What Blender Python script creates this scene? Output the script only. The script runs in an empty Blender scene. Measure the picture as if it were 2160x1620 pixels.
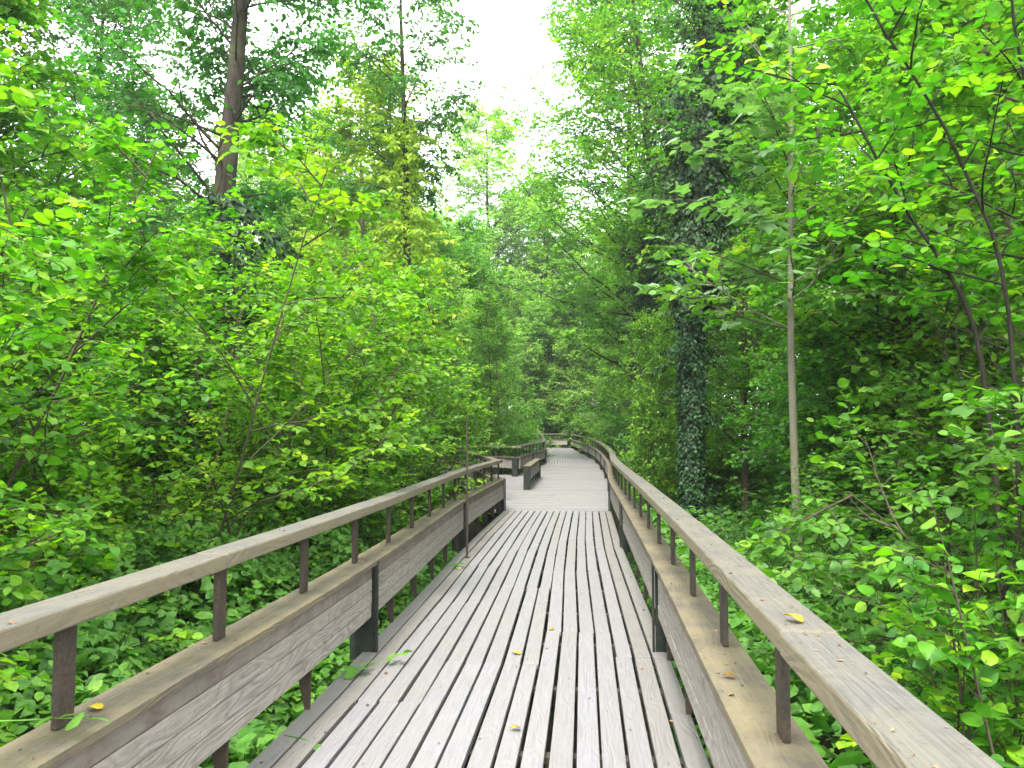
import bpy, math, random
import numpy as np
from mathutils import Vector

# ------------------------------------------------------------------ camera, sky, sun, exposure
scene = bpy.context.scene
col = scene.collection
R = math.radians

cam_d = bpy.data.cameras.new('camera')
cam_d.sensor_fit = 'HORIZONTAL'; cam_d.sensor_width = 36.0
cam_d.lens = 36.0 * 1622.0 / 2160.0
cam_d.clip_start = 0.05; cam_d.clip_end = 1500
cam = bpy.data.objects.new('camera', cam_d); col.objects.link(cam)
cam.location = (0, 0, 1.58)
cam.rotation_euler = (R(90 + 3.70), 0, 0)
scene.camera = cam

SUN_EL, SUN_AZ = 56.0, -165.0          # azimuth from +Y, clockwise seen from above
w = bpy.data.worlds.new('World'); scene.world = w; w.use_nodes = True
nt = w.node_tree; nt.nodes.clear()
out = nt.nodes.new('ShaderNodeOutputWorld'); bg = nt.nodes.new('ShaderNodeBackground')
sky = nt.nodes.new('ShaderNodeTexSky'); sky.sky_type = 'NISHITA'; sky.sun_disc = False
sky.sun_elevation = R(SUN_EL); sky.sun_rotation = R(SUN_AZ); sky.air_density = 1.0; sky.dust_density = 2.0
tc = nt.nodes.new('ShaderNodeTexCoord'); nz = nt.nodes.new('ShaderNodeTexNoise')
nz.inputs['Scale'].default_value = 3.2; nz.inputs['Detail'].default_value = 6; nz.inputs['Roughness'].default_value = 0.55
rp = nt.nodes.new('ShaderNodeValToRGB')
rp.color_ramp.elements[0].position = 0.34; rp.color_ramp.elements[0].color = (0.35, 0.35, 0.35, 1)
rp.color_ramp.elements[1].position = 0.47; rp.color_ramp.elements[1].color = (1, 1, 1, 1)
mx = nt.nodes.new('ShaderNodeMix'); mx.data_type = 'RGBA'
nt.links.new(tc.outputs['Generated'], nz.inputs['Vector'])
nt.links.new(nz.outputs['Fac'], rp.inputs['Fac'])
nt.links.new(rp.outputs['Color'], mx.inputs[0])
nt.links.new(sky.outputs['Color'], mx.inputs[6])
mx.inputs[7].default_value = (8.6, 8.8, 9.0, 1)         # thick bright cloud cover
nt.links.new(mx.outputs[2], bg.inputs['Color'])
bg.inputs['Strength'].default_value = 0.1
nt.links.new(bg.outputs[0], out.inputs['Surface'])

sd = bpy.data.lights.new('sun', 'SUN'); sd.energy = 1.5; sd.angle = R(14); sd.color = (1.0, 0.96, 0.88)
sun = bpy.data.objects.new('sun', sd); col.objects.link(sun)
_d = Vector((math.sin(R(SUN_AZ)) * math.cos(R(SUN_EL)), math.cos(R(SUN_AZ)) * math.cos(R(SUN_EL)), math.sin(R(SUN_EL))))
sun.rotation_euler = _d.to_track_quat('Z', 'Y').to_euler()

vs = scene.view_settings
vs.view_transform = 'Standard'; vs.look = 'None'; vs.exposure = 2.55; vs.gamma = 1.0
try:
    scene.cycles.max_bounces = 12; scene.cycles.diffuse_bounces = 9; scene.cycles.glossy_bounces = 2
    scene.cycles.transmission_bounces = 9; scene.cycles.use_adaptive_sampling = True
except Exception:
    pass

# ------------------------------------------------------------------ helpers: objects
def tag(o, label=None, cat=None, group=None, kind=None):
    if label: o['label'] = label
    if cat: o['category'] = cat
    if group: o['group'] = group
    if kind: o['kind'] = kind
    return o

def empty(name, loc, label=None, cat=None, group=None, rz=0, sc=1):
    o = bpy.data.objects.new(name, None); col.objects.link(o)
    o.location = loc; o.rotation_euler = (0, 0, rz)
    o.scale = (sc, sc, sc) if not isinstance(sc, tuple) else sc
    o.empty_display_size = 0.2
    return tag(o, label, cat, group)

def copy_tree(o, parent=None):
    c = o.copy(); col.objects.link(c)
    if parent: c.parent = parent
    for ch in [x for x in bpy.data.objects if x.parent == o]:
        copy_tree(ch, c)
    return c

class MB:
    """collects quads; builds ONE mesh object"""
    def __init__(s): s.v = []; s.q = []; s.uv = []; s.t = []; s.n = 0
    def add(s, v, q, uv=None, t=0.5):
        v = np.asarray(v, np.float32).reshape(-1, 3); q = np.asarray(q, np.int64).reshape(-1, 4)
        s.v.append(v); s.q.append(q + s.n); s.n += len(v)
        s.uv.append(np.zeros((len(q) * 4, 2), np.float32) if uv is None else np.asarray(uv, np.float32).reshape(-1, 2))
        s.t.append(np.full(len(q), t, np.float32) if np.isscalar(t) else np.asarray(t, np.float32))
    def mesh(s, name, flat=False):
        v = np.concatenate(s.v); q = np.concatenate(s.q); uv = np.concatenate(s.uv); t = np.concatenate(s.t)
        m = bpy.data.meshes.new(name)
        m.vertices.add(len(v)); m.vertices.foreach_set('co', v.ravel())
        m.loops.add(len(q) * 4); m.loops.foreach_set('vertex_index', q.ravel().astype(np.int32))
        m.polygons.add(len(q)); m.polygons.foreach_set('loop_start', np.arange(0, len(q) * 4, 4, dtype=np.int32))
        m.update(calc_edges=True)
        u = m.uv_layers.new(name='UVMap'); u.data.foreach_set('uv', uv.ravel())
        a = m.attributes.new('tint', 'FLOAT', 'FACE'); a.data.foreach_set('value', t)
        if flat: m.shade_flat()
        return m
    def build(s, name, mat, parent=None, flat=False, bevel=0):
        m = s.mesh(name, flat); m.materials.append(mat)
        o = bpy.data.objects.new(name, m); col.objects.link(o)
        if parent: o.parent = parent
        if bevel:
            b = o.modifiers.new('bevel', 'BEVEL'); b.width = bevel; b.segments = 2; b.limit_method = 'ANGLE'
        return o

# ------------------------------------------------------------------ helpers: materials
def new_mat(name):
    m = bpy.data.materials.new(name); m.use_nodes = True
    n = m.node_tree.nodes; n.clear()
    return m, n, m.node_tree.links

def ramp(n, stops):
    r = n.new('ShaderNodeValToRGB'); e = r.color_ramp.elements
    while len(e) < len(stops): e.new(0.5)
    for el, (p, c) in zip(e, stops): el.position = p; el.color = (*c, 1)
    return r

def mixc(n, l, fac, a, b, mode='MIX'):
    m = n.new('ShaderNodeMix'); m.data_type = 'RGBA'; m.blend_type = mode
    for s, i in ((fac, 0), (a, 6), (b, 7)):
        if hasattr(s, 'links'): l.new(s, m.inputs[i])
        elif isinstance(s, tuple): m.inputs[i].default_value = (*s, 1)
        else: m.inputs[i].default_value = s
    return m.outputs[2]

def leaf_mat(name, dark, mid, light, trans=0.42, rough=0.5, spec=0.32, tmul=(1.45, 1.85, 0.55), hue=0.014):
    m, n, l = new_mat(name)
    at = n.new('ShaderNodeAttribute'); at.attribute_name = 'tint'
    oi = n.new('ShaderNodeObjectInfo')
    r = ramp(n, [(0.0, dark), (0.5, mid), (0.92, light), (1.0, (light[0] * 1.25, light[1] * 1.05, light[2]))])
    l.new(at.outputs['Fac'], r.inputs[0])
    hs = n.new('ShaderNodeHueSaturation')
    mr = n.new('ShaderNodeMapRange'); mr.inputs[3].default_value = 0.5 - hue; mr.inputs[4].default_value = 0.5 + hue * 0.6
    l.new(oi.outputs['Random'], mr.inputs[0]); l.new(mr.outputs[0], hs.inputs['Hue'])
    l.new(r.outputs[0], hs.inputs['Color'])
    p = n.new('ShaderNodeBsdfPrincipled'); p.inputs['Roughness'].default_value = rough
    p.inputs['Specular IOR Level'].default_value = spec
    l.new(hs.outputs[0], p.inputs['Base Color'])
    t = n.new('ShaderNodeBsdfTranslucent')
    tcl = n.new('ShaderNodeTexCoord'); nl = n.new('ShaderNodeTexNoise'); nl.inputs['Scale'].default_value = 22; nl.inputs['Detail'].default_value = 4
    l.new(tcl.outputs['Object'], nl.inputs[0]); mv_ = n.new('ShaderNodeMapRange'); mv_.inputs[1].default_value = .3; mv_.inputs[2].default_value = .7; mv_.inputs[3].default_value = .72; mv_.inputs[4].default_value = 1.22
    l.new(nl.outputs['Fac'], mv_.inputs[0]); l.new(mv_.outputs[0], hs.inputs['Value'])
    tcol = mixc(n, l, 1.0, hs.outputs[0], tmul, 'MULTIPLY'); l.new(tcol, t.inputs['Color'])
    ms = n.new('ShaderNodeMixShader'); ms.inputs[0].default_value = trans
    l.new(p.outputs[0], ms.inputs[1]); l.new(t.outputs[0], ms.inputs[2])
    o = n.new('ShaderNodeOutputMaterial'); l.new(ms.outputs[0], o.inputs[0])
    return m

def bark_mat(name, c1, c2, moss=(0.08, 0.10, 0.03), mossf=0.4, sc=9):
    m, n, l = new_mat(name)
    tc = n.new('ShaderNodeTexCoord'); mp = n.new('ShaderNodeMapping'); mp.inputs['Scale'].default_value = (1, 1, 0.16)
    l.new(tc.outputs['Object'], mp.inputs[0])
    a = n.new('ShaderNodeTexNoise'); a.inputs['Scale'].default_value = sc; a.inputs['Detail'].default_value = 6; a.inputs['Roughness'].default_value = .7
    l.new(mp.outputs[0], a.inputs[0])
    b = n.new('ShaderNodeTexNoise'); b.inputs['Scale'].default_value = 1.6; b.inputs['Detail'].default_value = 4
    l.new(tc.outputs['Object'], b.inputs[0])
    r = ramp(n, [(0.35, c1), (0.65, c2)]); l.new(a.outputs['Fac'], r.inputs[0])
    r2 = ramp(n, [(0.45, (0, 0, 0)), (0.62, (mossf,) * 3)]); l.new(b.outputs['Fac'], r2.inputs[0])
    c = mixc(n, l, r2.outputs[0], r.outputs[0], moss)
    p = n.new('ShaderNodeBsdfPrincipled'); p.inputs['Roughness'].default_value = 0.9; p.inputs['Specular IOR Level'].default_value = .2
    l.new(c, p.inputs['Base Color'])
    bp = n.new('ShaderNodeBump'); bp.inputs['Strength'].default_value = 0.8; bp.inputs['Distance'].default_value = 0.03
    l.new(a.outputs['Fac'], bp.inputs['Height']); l.new(bp.outputs[0], p.inputs['Normal'])
    o = n.new('ShaderNodeOutputMaterial'); l.new(p.outputs[0], o.inputs[0])
    return m

def wood_mat(name, pale, dark, brown, lichen, lichen_amt=0.5, rough=0.62, grain=1.0, spec=0.35, sides=0.0):
    """weathered softwood; UV: u along the board in metres, v across; tint attr mixes towards the brown wood"""
    m, n, l = new_mat(name)
    uv = n.new('ShaderNodeUVMap'); uv.uv_map = 'UVMap'
    at = n.new('ShaderNodeAttribute'); at.attribute_name = 'tint'
    # long grain, bent by a slow noise so the rings wander into cathedral figures
    mp0 = n.new('ShaderNodeMapping'); mp0.inputs['Scale'].default_value = (1.7, 7, 1); l.new(uv.outputs[0], mp0.inputs[0])
    warp = n.new('ShaderNodeTexNoise'); warp.inputs['Scale'].default_value = 1.0; warp.inputs['Detail'].default_value = 1; l.new(mp0.outputs[0], warp.inputs[0])
    ma = n.new('ShaderNodeMath'); ma.operation = 'MULTIPLY_ADD'; ma.inputs[1].default_value = 20.0
    sep = n.new('ShaderNodeSeparateXYZ'); l.new(uv.outputs[0], sep.inputs[0])
    mv = n.new('ShaderNodeMath'); mv.operation = 'MULTIPLY'; mv.inputs[1].default_value = 26.0; l.new(sep.outputs['Y'], mv.inputs[0])
    l.new(warp.outputs['Fac'], ma.inputs[0]); l.new(mv.outputs[0], ma.inputs[2])
    sn = n.new('ShaderNodeMath'); sn.operation = 'PINGPONG'; sn.inputs[1].default_value = 1.0; l.new(ma.outputs[0], sn.inputs[0])
    mp1 = n.new('ShaderNodeMapping'); mp1.inputs['Scale'].default_value = (3.0, 130, 1); l.new(uv.outputs[0], mp1.inputs[0])
    fib = n.new('ShaderNodeTexNoise'); fib.inputs['Scale'].default_value = 1.0; fib.inputs['Detail'].default_value = 5; fib.inputs['Roughness'].default_value = .7
    l.new(mp1.outputs[0], fib.inputs[0])
    tc = n.new('ShaderNodeTexCoord')
    st = n.new('ShaderNodeTexNoise'); st.inputs['Scale'].default_value = 3.2; st.inputs['Detail'].default_value = 6; st.inputs['Roughness'].default_value = .65
    l.new(tc.outputs['Object'], st.inputs[0])
    sp = n.new('ShaderNodeTexNoise'); sp.inputs['Scale'].default_value = 60; sp.inputs['Detail'].default_value = 3
    l.new(tc.outputs['Object'], sp.inputs[0])
    rg = ramp(n, [(0.0, (grain * .9,) * 3), (0.35, (grain * .35,) * 3), (0.8, (0, 0, 0))]); l.new(sn.outputs[0], rg.inputs[0])
    rf = ramp(n, [(0.36, (0.75,) * 3), (0.60, (0.0,) * 3)]); l.new(fib.outputs['Fac'], rf.inputs[0])
    base = mixc(n, l, at.outputs['Fac'], pale, brown)
    dk = mixc(n, l, 0.5, dark, mixc(n, l, 1.0, brown, (.45, .42, .42), 'MULTIPLY'))
    c = mixc(n, l, rg.outputs[0], base, dk)
    c = mixc(n, l, rf.outputs[0], c, dark)
    rs = ramp(n, [(0.40, (0, 0, 0)), (0.62, (lichen_amt,) * 3)]); l.new(st.outputs['Fac'], rs.inputs[0])
    c = mixc(n, l, rs.outputs[0], c, lichen)
    if sides:                       # the upright faces keep their yellow lichen, the top is washed grey
        ge = n.new('ShaderNodeNewGeometry'); sz = n.new('ShaderNodeSeparateXYZ'); l.new(ge.outputs['True Normal'], sz.inputs[0])
        ab = n.new('ShaderNodeMath'); ab.operation = 'ABSOLUTE'; l.new(sz.outputs['Z'], ab.inputs[0])
        mrs = n.new('ShaderNodeMapRange'); mrs.inputs[1].default_value = .3; mrs.inputs[2].default_value = .8; mrs.inputs[3].default_value = sides; mrs.inputs[4].default_value = 0
        l.new(ab.outputs[0], mrs.inputs[0]); c = mixc(n, l, mrs.outputs[0], c, (.20, .165, .09))
    rsp = ramp(n, [(0.30, (0.5,) * 3), (0.38, (0, 0, 0))]); l.new(sp.outputs['Fac'], rsp.inputs[0])
    c = mixc(n, l, rsp.outputs[0], c, dark)
    p = n.new('ShaderNodeBsdfPrincipled'); p.inputs['Roughness'].default_value = rough; p.inputs['Specular IOR Level'].default_value = spec
    l.new(c, p.inputs['Base Color'])
    h = n.new('ShaderNodeMath'); h.operation = 'ADD'; l.new(fib.outputs['Fac'], h.inputs[0]); l.new(sn.outputs[0], h.inputs[1])
    bp = n.new('ShaderNodeBump'); bp.inputs['Strength'].default_value = .55; bp.inputs['Distance'].default_value = .004
    l.new(h.outputs[0], bp.inputs['Height']); l.new(bp.outputs[0], p.inputs['Normal'])
    o = n.new('ShaderNodeOutputMaterial'); l.new(p.outputs[0], o.inputs[0])
    return m

def steel_mat(name, base, rust, amt=(0.42, 0.62), rough=0.6, metal=0.0):
    m, n, l = new_mat(name)
    tc = n.new('ShaderNodeTexCoord'); a = n.new('ShaderNodeTexNoise'); a.inputs['Scale'].default_value = 7; a.inputs['Detail'].default_value = 7; a.inputs['Roughness'].default_value = .68
    l.new(tc.outputs['Object'], a.inputs[0])
    b = n.new('ShaderNodeTexNoise'); b.inputs['Scale'].default_value = 90; b.inputs['Detail'].default_value = 2; l.new(tc.outputs['Object'], b.inputs[0])
    r = ramp(n, [(amt[0], (0, 0, 0)), (amt[1], (1, 1, 1))]); l.new(a.outputs['Fac'], r.inputs[0])
    c = mixc(n, l, r.outputs[0], base, rust)
    rb = ramp(n, [(.35, (.7,) * 3), (.65, (1.15,) * 3)]); l.new(b.outputs['Fac'], rb.inputs[0])
    c = mixc(n, l, 1.0, c, rb.outputs[0], 'MULTIPLY')
    p = n.new('ShaderNodeBsdfPrincipled'); p.inputs['Roughness'].default_value = rough; p.inputs['Metallic'].default_value = metal
    p.inputs['Specular IOR Level'].default_value = .3
    l.new(c, p.inputs['Base Color'])
    bp = n.new('ShaderNodeBump'); bp.inputs['Strength'].default_value = .4; bp.inputs['Distance'].default_value = .002
    l.new(b.outputs['Fac'], bp.inputs['Height']); l.new(bp.outputs[0], p.inputs['Normal'])
    o = n.new('ShaderNodeOutputMaterial'); l.new(p.outputs[0], o.inputs[0])
    return m

def soil_mat():
    m, n, l = new_mat('forest_soil')
    tc = n.new('ShaderNodeTexCoord'); a = n.new('ShaderNodeTexNoise'); a.inputs['Scale'].default_value = 1.5; a.inputs['Detail'].default_value = 9; a.inputs['Roughness'].default_value = .7
    l.new(tc.outputs['Object'], a.inputs[0])
    r = ramp(n, [(.3, (.012, .010, .006)), (.5, (.03, .026, .014)), (.68, (.03, .045, .012))]); l.new(a.outputs['Fac'], r.inputs[0])
    p = n.new('ShaderNodeBsdfPrincipled'); p.inputs['Roughness'].default_value = 1; l.new(r.outputs[0], p.inputs['Base Color'])
    bp = n.new('ShaderNodeBump'); bp.inputs['Strength'].default_value = 1; bp.inputs['Distance'].default_value = .1
    l.new(a.outputs['Fac'], bp.inputs['Height']); l.new(bp.outputs[0], p.inputs['Normal'])
    o = n.new('ShaderNodeOutputMaterial'); l.new(p.outputs[0], o.inputs[0])
    return m

M = {}
M['deck'] = wood_mat('weathered_deck_wood', (.208, .201, .218), (.11, .105, .112), (.155, .136, .106), (.172, .162, .150), .55, rough=.58, grain=.12, spec=.5)
M['rail'] = wood_mat('lichened_handrail_wood', (.108, .104, .096), (.045, .042, .036), (.118, .104, .078), (.125, .113, .080), .6, rough=.75, grain=.28, sides=.55)
M['cap'] = wood_mat('algae_cap_wood', (.122, .108, .084), (.05, .041, .03), (.108, .09, .06), (.15, .125, .07), .8, rough=.75, grain=.4)
M['plank'] = wood_mat('bleached_plank_wood', (.40, .37, .335), (.11, .088, .07), (.052, .029, .019), (.28, .255, .215), .5, rough=.7, grain=.6)
M['steel'] = steel_mat('rusting_dark_steel', (.028, .036, .032), (.085, .055, .035), (.45, .68))
M['rust'] = steel_mat('brown_rusted_steel', (.040, .033, .024), (.070, .046, .028), (.45, .7), rough=.75)
M['strap'] = steel_mat('rust_red_strap', (.10, .065, .048), (.14, .105, .075), (.4, .6), rough=.7)
M['plate'] = steel_mat('green_black_steel', (.009, .014, .012), (.030, .032, .019), (.44, .72), rough=.6)
M['joist'] = steel_mat('damp_joist_wood', (.03, .026, .02), (.06, .05, .035))
M['soil'] = soil_mat()
M['bark_dark'] = bark_mat('dark_furrowed_bark', (.015, .013, .009), (.058, .048, .036))
M['bark_black'] = bark_mat('near_black_bark', (.008, .007, .005), (.026, .022, .016), (.025, .03, .012), .3, 18)  # nearly black bark for the old hazel's stems
M['bark_grey'] = bark_mat('smooth_grey_bark', (.11, .10, .075), (.22, .20, .15), (.10, .11, .05), .5, 5)
M['bark_brown'] = bark_mat('brown_stem_bark', (.035, .028, .018), (.085, .068, .045), (.06, .07, .03), .4, 20)
M['leaf_hazel'] = leaf_mat('hazel_leaf', (.030, .112, .010), (.088, .24, .012), (.24, .39, .014))
M['leaf_lime'] = leaf_mat('lime_leaf', (.036, .128, .014), (.094, .248, .016), (.235, .39, .022))
M['leaf_shade'] = leaf_mat('shade_tinted_hazel_leaf', (.028, .10, .012), (.06, .185, .016), (.12, .27, .022), trans=.38)  # hazel leaf darkened, the shade of the wood put into its colour
M['leaf_yellow'] = leaf_mat('yellow_green_leaf', (.12, .22, .015), (.22, .36, .02), (.36, .48, .03))
M['leaf_dark'] = leaf_mat('dark_ash_leaf', (.035, .12, .022), (.055, .18, .03), (.10, .25, .035), trans=.38)
M['leaf_ivy'] = leaf_mat('ivy_leaf', (.010, .034, .010), (.018, .055, .015), (.04, .10, .022), trans=.15, rough=.5, spec=.25)
M['leaf_bramble'] = leaf_mat('bramble_leaf', (.05, .16, .028), (.085, .235, .035), (.15, .31, .04), trans=.38)
M['leaf_maple'] = leaf_mat('maple_leaf', (.08, .19, .06), (.13, .26, .10), (.2, .34, .15), trans=.3, rough=.38)
M['leaf_sun_tinted'] = leaf_mat('sun_tinted_far_leaf', (.14, .27, .06), (.25, .41, .09), (.36, .52, .12))  # sunlight on the far trees put into a lighter leaf colour
M['leaf_fallen'] = leaf_mat('yellow_fallen_leaf', (.25, .13, .02), (.55, .35, .03), (.62, .55, .03), trans=.2)

# ------------------------------------------------------------------ helpers: plants (all vectorised)
def unit(a): return a / np.maximum(np.linalg.norm(a, axis=-1, keepdims=True), 1e-9)
UP = np.array([0, 0, 1.0])

def T_(v, q): return np.array(v, float), np.array(q)
LEAF_ROUND = T_([(0, .06, 0), (0, .40, .0), (0, .74, -.03), (0, 1.08, -.12),
                 (-.30, .14, .02), (-.46, .46, .05), (-.38, .78, .01), (-.14, .98, -.06),
                 (.30, .14, .02), (.46, .46, .05), (.38, .78, .01), (.14, .98, -.06)],
                [(0, 1, 5, 4), (1, 2, 6, 5), (2, 3, 7, 6), (0, 8, 9, 1), (1, 9, 10, 2), (2, 10, 11, 3)])
LEAF_OVAL = T_([(0, 0, 0), (0, 1, -.08), (-.30, .28, .05), (-.26, .68, .03), (.30, .28, .05), (.26, .68, .03)],
               [(0, 1, 3, 2), (0, 4, 5, 1)])
LEAF_LONG = T_([(0, 0, 0), (0, 1, -.12), (-.18, .30, .03), (-.15, .68, .0), (.18, .30, .03), (.15, .68, .0)],
               [(0, 1, 3, 2), (0, 4, 5, 1)])
_mv = [(0, .1, 0)]
for k, (a, rr) in enumerate([(-122, .46), (-90, .40), (-58, .72), (-30, .55), (0, .92), (30, .55), (58, .72), (90, .40), (122, .46)]):
    _mv.append((rr * math.sin(R(a)), .1 + rr * math.cos(R(a)), -.10 * rr))
LEAF_MAPLE = T_(_mv, [(0, 1, 2, 3)[::-1], (0, 3, 4, 5)[::-1], (0, 5, 6, 7)[::-1], (0, 7, 8, 9)[::-1]])

def leaf_add(mb, tm, P, D, N, S, tint):
    tv, tq = tm; n = len(P); k = len(tv)
    Y = unit(D); X = unit(np.cross(Y, N)); Z = np.cross(X, Y)
    rv = np.random.default_rng(n); asp = rv.uniform(.72, 1.12, n)[:, None, None]; cu = rv.normal(1.2, 1.3, n)[:, None, None]; tw = rv.normal(0, .16, n)[:, None, None]
    V = P[:, None] + S[:, None, None] * (asp * tv[None, :, 0:1] * X[:, None] + tv[None, :, 1:2] * Y[:, None] + (cu * tv[None, :, 2:3] + tw * tv[None, :, 0:1]) * Z[:, None])
    Q = (tq[None] + (np.arange(n) * k)[:, None, None]).reshape(-1, 4)
    mb.add(V.reshape(-1, 3), Q, None, np.repeat(np.clip(tint, 0, 1), len(tq)))

def grow(rng, P0, D0, L, K=6, wob=.12, bend=0.0):
    """N wandering polylines (N,K,3); bend > 0 turns them up, < 0 lets them droop"""
    N = len(P0); L = np.broadcast_to(L, (N,)); P = np.zeros((N, K, 3)); P[:, 0] = P0
    d = unit(np.array(D0, float)); b = np.broadcast_to(bend, (N,))
    for i in range(1, K):
        d = unit(d + rng.normal(0, wob, (N, 3)) + UP * b[:, None])
        P[:, i] = P[:, i - 1] + d * (L / (K - 1))[:, None]
    return P

def at_t(P, idx, t):
    K = P.shape[1]; x = np.clip(t, 0, .9999) * (K - 1); i = x.astype(int); f = (x - i)[:, None]
    a = P[idx, i]; b = P[idx, i + 1]
    return a + (b - a) * f, unit(b - a)

def sprout(rng, P, m, t0, t1, ang, planar=.35, allround=False):
    """m side shoots on every polyline: start, direction, parent index, t, side"""
    N = len(P); idx = np.repeat(np.arange(N), m)
    t = t0 + (t1 - t0) * ((np.tile(np.arange(m), N) + rng.uniform(.1, .9, N * m)) / m)
    p, d = at_t(P, idx, t)
    lat = np.cross(d, UP); bad = np.linalg.norm(lat, axis=1) < .15
    lat[bad] = np.cross(d[bad], np.array([1.0, 0.2, 0])); lat = unit(lat); u2 = np.cross(lat, d)
    side = np.where(np.tile(np.arange(m), N) % 2 == 0, 1.0, -1.0)
    psi = rng.uniform(0, 2 * np.pi, N * m) if allround else rng.normal(0, planar, N * m)
    a = R(1) * (ang + rng.normal(0, 9, N * m))
    q = lat * (side * np.cos(psi))[:, None] + u2 * np.sin(psi)[:, None]
    return p, unit(d * np.cos(a)[:, None] + q * np.sin(a)[:, None]), idx, t, side

def tubes(mb, P, r0, r1, sides=5, tint=.5):
    N, K, _ = P.shape
    r0 = np.broadcast_to(r0, (N,)); r1 = np.broadcast_to(r1, (N,))
    tan = np.empty_like(P); tan[:, 1:-1] = P[:, 2:] - P[:, :-2]; tan[:, 0] = P[:, 1] - P[:, 0]; tan[:, -1] = P[:, -1] - P[:, -2]
    tan = unit(tan); ref = np.where(np.abs(tan[:, :1, 2:3]) > .8, np.array([1.0, 0, 0]), UP)
    a = unit(np.cross(tan, np.broadcast_to(ref, tan.shape))); b = np.cross(tan, a)
    ph = np.arange(sides) * 2 * np.pi / sides
    rad = r0[:, None] + (r1 - r0)[:, None] * np.linspace(0, 1, K)[None]
    V = P[:, :, None] + rad[:, :, None, None] * (a[:, :, None] * np.cos(ph)[None, None, :, None] + b[:, :, None] * np.sin(ph)[None, None, :, None])
    base = (np.arange(N) * K * sides)[:, None, None] + (np.arange(K - 1) * sides)[None, :, None]
    s0 = np.arange(sides)[None, None]; s1 = (np.arange(sides)[None, None] + 1) % sides
    Q = np.stack([base + s0, base + s1, base + s1 + sides, base + s0 + sides], -1).reshape(-1, 4)
    mb.add(V.reshape(-1, 3), Q, None, tint)

def foliage(rng, mbL, mbT, br, n_tw, tw_len, n_leaf, size, tm, droop=.06, nvar=.34, hang=0.0, twr=.0025, tvar=.2, tbase=None, t0=.15, clip=None):
    """twigs on every branch polyline, leaves along every twig"""
    p, d, idx, t, _ = sprout(rng, br, n_tw, t0, 1.0, 46, .4)
    L = tw_len * rng.uniform(.6, 1.25, len(p))
    tw = grow(rng, p, d, L, 4, .10, -droop)
    if twr: tubes(mbT, tw, twr, twr * .45, 3)
    N = len(tw); li = np.repeat(np.arange(N), n_leaf)
    lt = np.tile((np.arange(n_leaf) + .6) / n_leaf, N) + rng.uniform(-.04, .04, N * n_leaf)
    lp, ld = at_t(tw, li, lt)
    lat = unit(np.cross(ld, UP)); sd = np.where(np.tile(np.arange(n_leaf), N) % 2 == 0, 1.0, -1.0)
    last = np.tile(np.arange(n_leaf) == n_leaf - 1, N)
    D = ld * np.where(last, 1.0, .55)[:, None] + lat * (sd * np.where(last, .15, .85))[:, None] + rng.normal(0, .22, (len(lp), 3)) - UP * (.12 + hang)
    Nn = unit(UP * (1 - .55 * hang) + rng.normal(0, nvar, (len(lp), 3)))
    S = size * rng.uniform(.5, 1.28, len(lp))
    tb = .45 if tbase is None else tbase[li // 1] if tbase is not None and len(tbase) == N else .45
    tl = rng.normal(0, tvar, N)[li]
    ti = tb + tl + rng.normal(0, .12, len(lp))
    if clip is not None:
        k = clip(lp); lp, D, Nn, S, ti = lp[k], D[k], Nn[k], S[k], ti[k]
    leaf_add(mbL, tm, lp, D, Nn, S, ti)

def finish(root, mbT, mbL, bark, leafm, crown='crown', trunk='trunk'):
    if mbT is not None and mbT.n: mbT.build(trunk, bark, root)
    if mbL is not None and mbL.n: mbL.build(crown, leafm, root)
    return root

def bush(name, seed, leafm, H=5.0, spread=2.0, n_stem=7, n_limb=14, n_br=6, n_tw=4, n_leaf=6, size=.085, tm=LEAF_ROUND, low=.12, lean=24, nvar=.32, stem_r=.022, arch=.0, tw_len=.32):
    rng = np.random.default_rng(seed); T = MB(); Lf = MB()
    ph = np.arange(n_stem) * 2 * np.pi / n_stem + rng.uniform(-.4, .4, n_stem)
    P0 = np.stack([np.cos(ph) * .12, np.sin(ph) * .12, np.full(n_stem, -.1)], 1)
    tl = np.radians(np.abs(rng.normal(lean, 8, n_stem)))
    D0 = np.stack([np.cos(ph) * np.sin(tl), np.sin(ph) * np.sin(tl), np.cos(tl)], 1)
    st = grow(rng, P0, D0, H * rng.uniform(.8, 1.1, n_stem), 9, .07, .02 - arch)
    tubes(T, st, stem_r * rng.uniform(.7, 1.2, n_stem), stem_r * .25, 6)
    p, d, idx, t, _ = sprout(rng, st, n_limb, low, 1.0, 58, 0, True)
    L = spread * (1.05 - .62 * t) * rng.uniform(.6, 1.15, len(p))
    limb = grow(rng, p, unit(d + np.array([0, 0, .05])), L, 6, .10, .015)
    tubes(T, limb, .011, .004, 4)
    p, d, idx, t, _ = sprout(rng, limb, n_br, .15, 1.0, 46, .3)
    br = grow(rng, p, d, L[idx] * .42 * (1.15 - .5 * t), 5, .10, -.02)
    tubes(T, br, .0055, .002, 3)
    foliage(rng, Lf, T, br, n_tw, tw_len, n_leaf, size, tm, nvar=nvar)
    foliage(rng, Lf, T, limb, n_tw, tw_len, n_leaf, size, tm, nvar=nvar)
    root = empty(name, (0, 0, 0))
    return finish(root, T, Lf, M['bark_brown'], leafm, 'crown', 'stems')

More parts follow.
